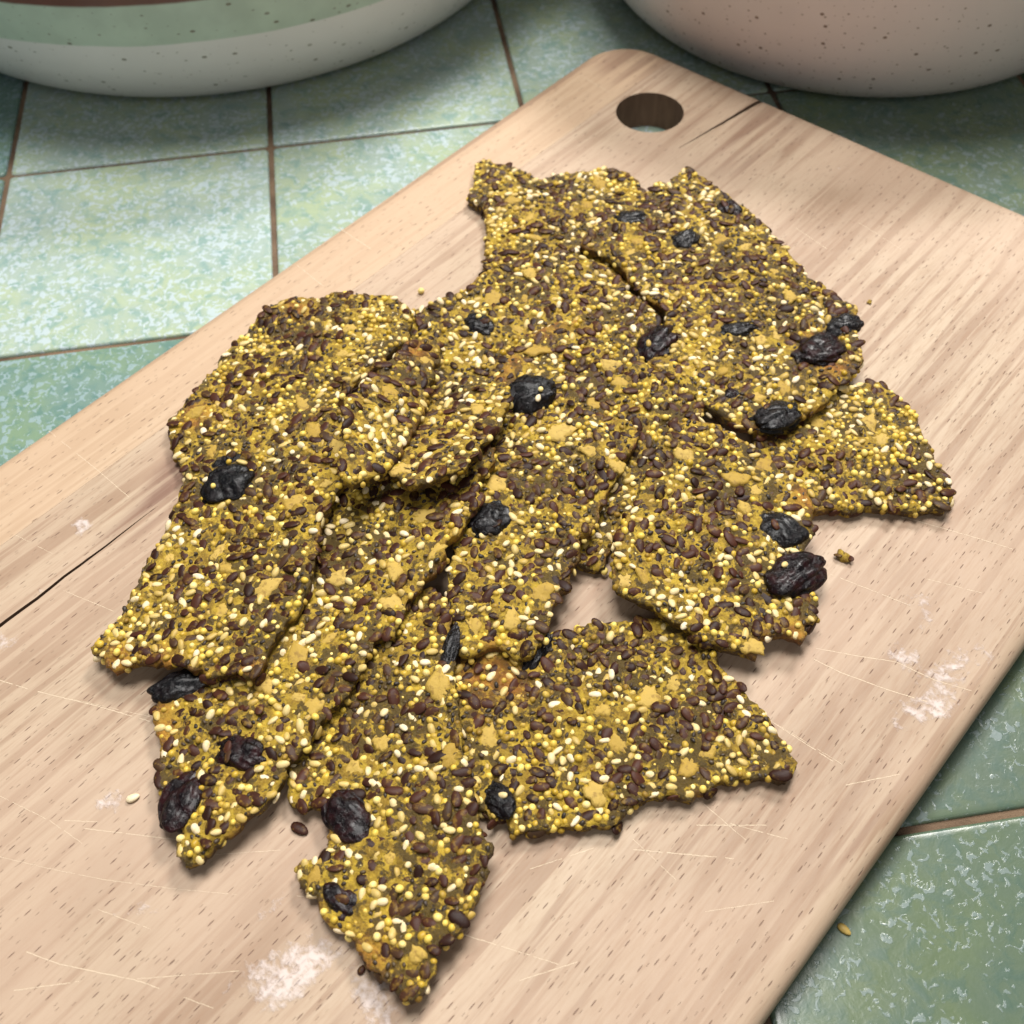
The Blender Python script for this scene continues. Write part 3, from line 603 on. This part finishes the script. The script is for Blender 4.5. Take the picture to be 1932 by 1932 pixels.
# cracker bodies
BV = {}; ALLV = []; ALLF = []
for ki, key in enumerate(ORDER):
    S = SH[key]; rg = np.random.default_rng(100+ki); vn = VN(200+ki); vn2 = VN(300+ki)
    P = np.array(S.poly); nseg = len(P)
    # smooth closed curve, then a torn edge
    pts = []
    for i in range(nseg):
        p0, p1, p2, p3 = P[i-1], P[i], P[(i+1) % nseg], P[(i+2) % nseg]; L = np.linalg.norm(p2-p1); k = max(2, int(L/1.0))
        for j in range(k):
            t = j/k; q = .5*(2*p1+(-p0+p2)*t*.6+(2*p0-5*p1+4*p2-p3)*t*t*.6+(-p0+3*p1-3*p2+p3)*t**3*.6); lin = p1+(p2-p1)*t; pts.append(lin*.55+q*.45 if j else p1)
    E = np.array(pts); T = np.roll(E, -1, 0)-np.roll(E, 1, 0); N = np.stack([T[:, 1], -T[:, 0]], 1); N /= np.linalg.norm(N, axis=1)[:, None]+1e-9
    ar = .5*(E[:, 0]*np.roll(E[:, 1], -1)-E[:, 1]*np.roll(E[:, 0], -1)).sum()
    if ar < 0: E = E[::-1]; N = N[::-1]
    N = N*(1 if ar > 0 else 1)
    jag = vn(E[:, 0], E[:, 1], 3.2)*1.5+vn2(E[:, 0], E[:, 1], 1.3)*1.3
    E = E+N*jag[:, None]*(1 if ar > 0 else -1)
    S.edge = E
    # interior points
    x0, y0 = E.min(0); x1, y1 = E.max(0); sp = .62
    X, Y = np.meshgrid(np.arange(x0, x1, sp), np.arange(y0, y1, sp)); X = X+(np.arange(X.shape[0]) % 2)[:, None]*sp/2
    X = X.ravel()+rg.uniform(-.2, .2, X.size); Y = Y.ravel()+rg.uniform(-.2, .2, Y.size)
    m = inside(X, Y, E); Q = np.stack([X[m], Y[m]], 1); d = seg_dist(Q, E); Q = Q[d > .45]
    allp = np.concatenate([E, Q]); nb = len(E)
    res = delaunay_2d_cdt([Vector(p) for p in allp], [(i, (i+1) % nb) for i in range(nb)], [], 1, 1e-5)
    V2 = np.array([v[:] for v in res[0]]); F2 = [tuple(f) for f in res[2]]
    cen = np.array([V2[list(f)].mean(0) for f in F2]); keep = inside(cen[:, 0], cen[:, 1], E); F2 = [f for f, kf in zip(F2, keep) if kf]
    dist = seg_dist(V2, E)
    # seeds on the sheet
    S.place = []
    GH = {}
    def blocked(x, y, r):
        cx, cy = int(x//5), int(y//5)
        for ii in (cx-1, cx, cx+1):
            for jj in (cy-1, cy, cy+1):
                for (a_, b_, c_) in GH.get((ii, jj), ()):
                    if (a_-x)**2+(b_-y)**2 < (c_+r)**2: return True
        return False
    def occupy(x, y, r): GH.setdefault((int(x//5), int(y//5)), []).append((x, y, r))
    def tryput(kind, n, r, edge, tries=9, clump=None):
        c0 = 0
        idx = rg.integers(0, len(V2), n*tries); pp = V2[idx]+rg.uniform(-.3, .3, (n*tries, 2)); ok = dist[idx] > edge+.2
        if clump is not None: ok &= (clump(pp[:, 0], pp[:, 1], 11.)+.5) > rg.uniform(.2, .8, len(pp))
        for (tx, ty, tr) in tst: ok &= ~((np.hypot(pp[:, 0]-tx, pp[:, 1]-ty) < tr) & (rg.random(len(pp)) < .7))
        for p in pp[ok]:
            if c0 >= n: break
            if blocked(p[0], p[1], r): continue
            occupy(p[0], p[1], r); S.place.append((kind, p, r)); c0 += 1
    def relief0(x, y): return vn(x, y, 14.)*.9+vn2(x, y, 4.)*.9+vn(x, y, 2.1)*1.0
    S.relief0 = relief0
    tst = [(*hit(S, px, py)[:2], rp/6.2) for px, py, rp in TOAST.get(key, [])]
    rl = []
    for (ck, px, py, lp, wp, an, kd, lift) in RAIS:
        if ck != key: continue
        h = hit(S, px, py); ca_, sa_ = math.cos(math.radians(an)), math.sin(math.radians(an))
        l0 = hit(S, px-ca_*lp/2, py+sa_*lp/2); l1 = hit(S, px+ca_*lp/2, py-sa_*lp/2); q0 = hit(S, px-sa_*wp/2, py-ca_*wp/2); q1 = hit(S, px+sa_*wp/2, py+ca_*wp/2)
        a = (l1-l0).length/2*1.12; b = (q1-q0).length/2; b = b*.98; lift = max(lift, -.15)
        rl.append((h, (l1-l0), a, b, kd, lift)); occupy(h.x, h.y, min(a, b)*.8)
        if a > b*1.3:
            u = (l1-l0).normalized(); occupy(h.x+u.x*a*.5, h.y+u.y*a*.5, b*.65); occupy(h.x-u.x*a*.5, h.y-u.y*a*.5, b*.65)
    ol = []
    for (px, py, sz) in OATS.get(key, []):
        if sz == 0: continue
        h = hit(S, px, py); s_ = sz/6.6/8.2; ol.append((h, s_)); occupy(h.x, h.y, 2.2*s_)
    area_ = abs(ar); kd_ = 1.0
    no = int(area_/800)
    tryput('oat', no, 2.4, 1.5)
    tryput('flax', min(298, int(area_*.050)), 1.2, .2, 9, vn2)
    tryput('sesame', min(298, int(area_*.042)), .9, .1, 9, VN(400+ki))
    tryput('millet', min(298, int(area_*.080)), .7, .1, 9, VN(500+ki))
    tryput('chia', int(area_*.06), .5, .1, 7)
    tryput('grain', int(area_*.075), .62, .1, 7)
    # relief: sheet + bumps round the seeds
    R = relief0(V2[:, 0], V2[:, 1])
    pl = np.array([[*p, r] for _, p, r in S.place]) if S.place else np.zeros((0, 3))
    st = .35; rx = int((x1-x0)/st)+12; ry = int((y1-y0)/st)+12; ras = np.zeros((ry, rx))
    for (x, y, r), (kind, _, _) in zip(pl, S.place):
        fx = (x-x0)/st+5; fy = (y-y0)/st+5; h = int(r*2/st)+2; ix, iy = int(fx), int(fy)
        a0, a1, b0, b1 = max(0, iy-h), min(ry, iy+h+1), max(0, ix-h), min(rx, ix+h+1)
        yy, xx = np.mgrid[a0:a1, b0:b1]; q = np.hypot(xx-fx, yy-fy)*st/r
        ras[a0:a1, b0:b1] = np.maximum(ras[a0:a1, b0:b1], np.exp(-((q-.95)/.5)**2)*(.5 if kind != 'flax' else .34)*np.clip(.55+1.6*vn2(np.array([x]), np.array([y]), 6.)[0], .15, 1.2))
    fx = np.clip((V2[:, 0]-x0)/st+5, 0, rx-2); fy = np.clip((V2[:, 1]-y0)/st+5, 0, ry-2); ix = fx.astype(int); iy = fy.astype(int); fx -= ix; fy -= iy
    bump_ = (ras[iy, ix]*(1-fx)+ras[iy, ix+1]*fx)*(1-fy)+(ras[iy+1, ix]*(1-fx)+ras[iy+1, ix+1]*fx)*fy
    R = R+bump_+rg.normal(0, .09, len(R))
    edge_drop = -.35*np.exp(-(dist/.5)**2)
    zb_ = S.zf(V2[:, 0], V2[:, 1]); zt_ = zb_+THK+R+edge_drop; zbot = zb_+.25+vn(V2[:, 0]+40, V2[:, 1], 2.4)*.6+.7*np.exp(-(dist/.8)**2)
    zbot = np.maximum(zbot, ZB+.05) if key != 'C' else zbot
    zt_ = np.maximum(zt_, zbot+.5)
    n2 = len(V2); ox, oy = E.mean(0); oz = float(zbot.min()); S.o = np.array([ox, oy, oz])
    ecount = {}
    for f in F2:
        for a, b in zip(f, f[1:]+f[:1]):
            ecount[(a, b)] = 1
    bed_ = [(a, b) for (a, b) in ecount if (b, a) not in ecount]
    verts = [*np.c_[V2, zt_], *np.c_[V2, zbot]]; faces = list(F2)+[tuple(n2+i for i in reversed(f)) for f in F2]
    # torn side wall: two middle rings
    ring1, ring2 = {}, {}
    nrm = {}
    for a, b in bed_:
        tdir = V2[b]-V2[a]; nn = np.array([tdir[1], -tdir[0]]); nrm[a] = nrm.get(a, 0)+nn; nrm[b] = nrm.get(b, 0)+nn
    for a in nrm:
        nn = nrm[a]/(np.linalg.norm(nrm[a])+1e-9)
        for ring, t, o_ in ((ring1, .66, .12), (ring2, .3, -.25)):
            ring[a] = len(verts); out = o_+rg.uniform(-.4, .45); p = V2[a]+nn*out; verts.append(np.array([*p, zbot[a]+(zt_[a]-zbot[a])*t+rg.uniform(-.15, .15)]))
    for a, b in bed_:
        if a == b: continue
        faces += [(b, a, ring1[a], ring1[b]), (ring1[b], ring1[a], ring2[a], ring2[b]), (ring2[b], ring2[a], n2+a, n2+b)]
    root = bpy.data.objects.new('seed_cracker', None); C.objects.link(root); root.location = Vector(S.o)*MM; root.empty_display_size = .01
    tag(root, LABEL[key], 'cracker', 'seed crackers piled on the board'); S.root = root
    VV = (np.array(verts)-S.o)*MM
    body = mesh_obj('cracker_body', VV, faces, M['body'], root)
    to = np.zeros(len(verts)); VA = np.array(verts)
    for (px, py, rp) in TOAST.get(key, []):
        h = hit(S, px, py); r = rp/6.2; to = np.maximum(to, np.exp(-((VA[:, 0]-h.x)**2+(VA[:, 1]-h.y)**2)/r**2))
    dv = seg_dist(VA[:, :2], E); to = np.maximum(to, .4*np.exp(-(dv/.7)**2)*(vn(VA[:, 0], VA[:, 1], 13.) > .12)); to = np.clip(to*1.15, 0, 1)
    body.data.attributes.new('toast', 'FLOAT', 'POINT').data.foreach_set('value', to.astype(np.float32))
    cr_ = np.zeros(len(verts)); cr_[n2:] = 1; body.data.attributes.new('side_dark', 'FLOAT', 'POINT').data.foreach_set('value', cr_.astype(np.float32))  # side walls and underside coloured darker brown than the top
    BV[key] = BVHTree.FromPolygons([tuple(v) for v in verts], faces); ALLF += [tuple(i+len(ALLV) for i in f) for f in faces]; ALLV += [tuple(v) for v in verts]
    S.rl, S.ol, S.rg = rl, ol, rg

# ------------------------------------------------------------------ set the seeds in
BALL = BVHTree.FromPolygons(ALLV, ALLF)
EYES = [Vector((0, 0, 263)), Vector((-90, 10, 250)), Vector((90, 10, 250)), Vector((0, -50, 230)), Vector((0, 60, 300))]
def seen(p, n):
    q = p+n*.9
    for e in EYES:
        d = e-q; L = d.length; d.normalize(); ok = True
        if BALL.ray_cast(q, d, L)[0] is not None: ok = False
        if ok: return True
    return False
def top_at(S, x, y):
    hit_ = BV[S.key].ray_cast(Vector((x, y, 120)), Vector((0, 0, -1)))
    return hit_[0]
def put(S, name, me, p, n, yaw, tilt, lift, s=1., sz=None):
    z = n.normalized(); xa = Vector((math.cos(yaw), math.sin(yaw), 0)); xa = (xa-z*xa.dot(z)).normalized(); ya = z.cross(xa)
    Rm = Matrix((xa, ya, z)).transposed() @ Euler((tilt[0], tilt[1], 0)).to_matrix()
    o = bpy.data.objects.new(name, me); C.objects.link(o); o.parent = S.root
    m4 = Rm.to_4x4(); m4.translation = (p+z*lift-Vector(S.o))*MM
    o.matrix_local = m4 @ Matrix.Diagonal((*((s,)*3 if sz is None else sz), 1)); return o
counts = {}
for key in ORDER:
    S = SH[key]; rg = S.rg
    def nrm_at(x, y):
        e = .8; zf = S.zf; r0 = S.relief0; g = lambda a, b: float(zf(a, b)+.6*r0(np.array([a]), np.array([b]))[0])
        return Vector((-(g(x+e, y)-g(x-e, y))/(2*e), -(g(x, y+e)-g(x, y-e))/(2*e), 1)).normalized()
    jd, jt, gd, gt = [], [], [], []
    for kind, p, r in S.place:
        h = top_at(S, *p)
        if h is None: continue
        n = nrm_at(*p)
        if not seen(h, n): continue
        yaw = rg.uniform(0, 6.283); counts[kind] = counts.get(kind, 0)+1
        if kind == 'flax': put(S, 'flax_seed', FLAX[rg.integers(4)], h, n, yaw, (rg.normal(0, .16), rg.normal(0, .14)), rg.uniform(-.42, .1), rg.uniform(.86, 1.2))
        elif kind == 'sesame': put(S, 'sesame_seed', SES[rg.integers(4)], h, n, yaw, (rg.normal(0, .3), rg.normal(0, .22)), rg.uniform(-.55, .2), rg.uniform(.8, 1.06))
        elif kind == 'millet': put(S, 'millet_grain', MIL[rg.integers(4)], h, n, yaw, (rg.normal(0, .5), rg.normal(0, .5)), rg.uniform(-.7, .25), rg.uniform(.66, 1.02))
        elif kind == 'oat': put(S, 'oat_flake', OAT[rg.integers(5)], h, n, yaw, (rg.normal(0, .08), rg.normal(0, .08)), .0, sz=(rg.uniform(.55, .95), rg.uniform(.55, .95), 1))
        else:
            z = n; xa = Vector((math.cos(yaw), math.sin(yaw), 0)); xa = (xa-z*xa.dot(z)).normalized(); ya = z.cross(xa)
            m4 = (Matrix((xa, ya, z)).transposed() @ Euler((rg.normal(0, .35), rg.normal(0, .35), 0)).to_matrix()).to_4x4()
            s = rg.uniform(.75, 1.1); lift = rg.uniform(-.25, .15) if kind == 'chia' else rg.uniform(-.45, .1)
            m4.translation = (h+z*lift-Vector(S.o))*MM; m4 = m4 @ Matrix.Diagonal((s, s, s, 1))
            (jd if kind == 'chia' else gd).append(m4); (jt if kind == 'chia' else gt).append(rg.random())
    # seeds caught in the torn edge
    E = S.edge; nE = len(E)
    for i in range(0, nE, 2):
        if rg.random() > .3: continue
        a, b = E[i], E[(i+1) % nE]; t = b-a; nn = np.array([t[1], -t[0]]); nn = nn/(np.linalg.norm(nn)+1e-9)
        p2 = a+nn*.15; zf_ = S.zf(*p2); p = Vector((*p2, zf_+rg.uniform(.8, 3.1))); n = Vector((*nn, rg.uniform(.1, .9))).normalized()
        if not seen(p, n): continue
        yaw = math.atan2(t[1], t[0])+rg.normal(0, .5); c = rg.random()
        if c < .26: put(S, 'flax_seed', FLAX[rg.integers(4)], p, n, yaw, (rg.normal(0, .3), rg.normal(0, .3)), rg.uniform(-.3, .2), rg.uniform(.85, 1.05))
        elif c < .45: put(S, 'sesame_seed', SES[rg.integers(4)], p, n, yaw, (rg.normal(0, .4), rg.normal(0, .4)), rg.uniform(-.3, .2), rg.uniform(.85, 1.05))
        elif c < .68: put(S, 'millet_grain', MIL[rg.integers(4)], p, n, yaw, (0, 0), rg.uniform(-.3, .3), rg.uniform(.8, 1.05))
        else:
            z = n; xa = Vector((0, 0, 1)); xa = (xa-z*xa.dot(z)).normalized(); ya = z.cross(xa)
            m4 = Matrix((xa, ya, z)).transposed().to_4x4(); m4.translation = (p-Vector(S.o))*MM; gd.append(m4); gt.append(rg.random())
    if jd: joined('dark_seeds', CHIA, jd, jt, M['dark'], S.root, S.o)
    if gd: joined('small_grains', GRAIN, gd, gt, M['grain'], S.root, S.o)
    for (h, s_) in S.ol:
        t = top_at(S, h.x, h.y) or h; counts['oat'] = counts.get('oat', 0)+1
        put(S, 'oat_flake', OAT[rg.integers(5)], t, nrm_at(h.x, h.y), rg.uniform(0, 6.28), (rg.normal(0, .06), rg.normal(0, .06)), .05, sz=(s_, s_*1.1, 1.1))
    for i, (h, u, a, b, kd, lift) in enumerate(S.rl):
        t = h; c_ = min(b*.62, 3.6)
        me = raisin_mesh(1000+ord(key[0])*17+i, a, b, c_, M['raisin' if kd == 'r' else 'cranberry'])
        fruit = put(S, 'raisin' if kd == 'r' else 'cranberry', me, Vector(t), nrm_at(h.x, h.y), math.atan2(u.y, u.x), (rg.normal(0, .06), rg.normal(0, .06)), -c_*.42+lift)
        if a > 3.2 and rg.random() < .7:
            for _ in range(rg.integers(1, 3)):
                ang = rg.uniform(0, 6.28); q = rg.uniform(.2, .55); src, nm = ((SES, 'sesame_seed'), (FLAX, 'flax_seed'), (MIL, 'millet_grain'))[rg.integers(3)]
                st_o = bpy.data.objects.new(nm, src[rg.integers(4)]); C.objects.link(st_o); st_o.parent = fruit
                st_o.location = Vector((a*q*math.cos(ang), b*q*math.sin(ang), c_*math.sqrt(1-q*q)*.97))*MM
                st_o.rotation_euler = (-q*math.sin(ang)*.6, q*math.cos(ang)*.6, rg.uniform(0, 6.28)); st_o.scale = (.85,)*3

def loose(name, me, px, py, z, yaw, label, cat, lift, tilt=(0, 0)):
    p = at(px, py, z*MM); o = bpy.data.objects.new(name, me); C.objects.link(o)
    o.location = p+Vector((0, 0, lift*MM)); o.rotation_euler = (tilt[0], tilt[1], yaw); tag(o, label, cat); return o
loose('flax_seed', FLAX[0], 566, 1565, ZB, -.55, 'single brown flax seed lying loose on the board near the front', 'seed', .55)
loose('sesame_seed', SES[2], 1592, 1755, 0, -.8, 'single pale sesame seed on the green tile beside the board', 'seed', .6)
loose('sesame_seed', SES[0], 252, 1507, ZB, .4, 'single pale sesame seed on the board left of the raisins', 'seed', .55)
loose('millet_grain', MIL[0], 795, 553, ZB, .2, 'single yellow millet grain on the board behind the pile', 'seed', .95)
loose('flax_seed', FLAX[3], 683, 1831, ZB, .9, 'small brown seed beside the flour smear near the front tip', 'seed', .55).scale = (.55, .6, .8)
def crumb(px, py, seed, size, label):
    rr = random.Random(seed); p = at(px, py, ZB*MM); root = bpy.data.objects.new('cracker_crumb', None); C.objects.link(root); root.location = p
    tag(root, label, 'crumb')
    bm = bmesh.new(); bmesh.ops.create_icosphere(bm, subdivisions=3, radius=1)
    ph = [Vector((rr.gauss(0, 2.2), rr.gauss(0, 2.2), rr.gauss(0, 2.2))) for _ in range(7)]
    for v in bm.verts:
        d = sum(math.sin(v.co.dot(q)+k) for k, q in enumerate(ph))*.1; c = v.co*(1+d); v.co = Vector((c.x*size*1.25, c.y*size*.85, max(c.z*size*.6, -size*.4)+size*.4))*MM
    me = bpy.data.meshes.new('crumb_body'); bm.to_mesh(me); bm.free(); me.polygons.foreach_set('use_smooth', [True]*len(me.polygons)); me.materials.append(M['body'])
    o = bpy.data.objects.new('crumb_body', me); C.objects.link(o); o.parent = root; o.rotation_euler = (0, 0, rr.uniform(0, 3))
    if size > 1.5:
        for dx, dy in ((-.9, .1), (.7, -.5)):
            q = bpy.data.objects.new('flax_seed', FLAX[3]); C.objects.link(q); q.parent = root; q.location = Vector((dx*size, dy*size, size*.62))*MM; q.rotation_euler = (rr.uniform(-.4, .4), .3, rr.uniform(0, 3)); q.scale = (.6,)*3
crumb(1592, 1053, 4, 1.9, 'dark crumb with seeds lying on the board right of the pile')
crumb(1640, 571, 9, .8, 'tiny yellow crumb on the board near the far right')
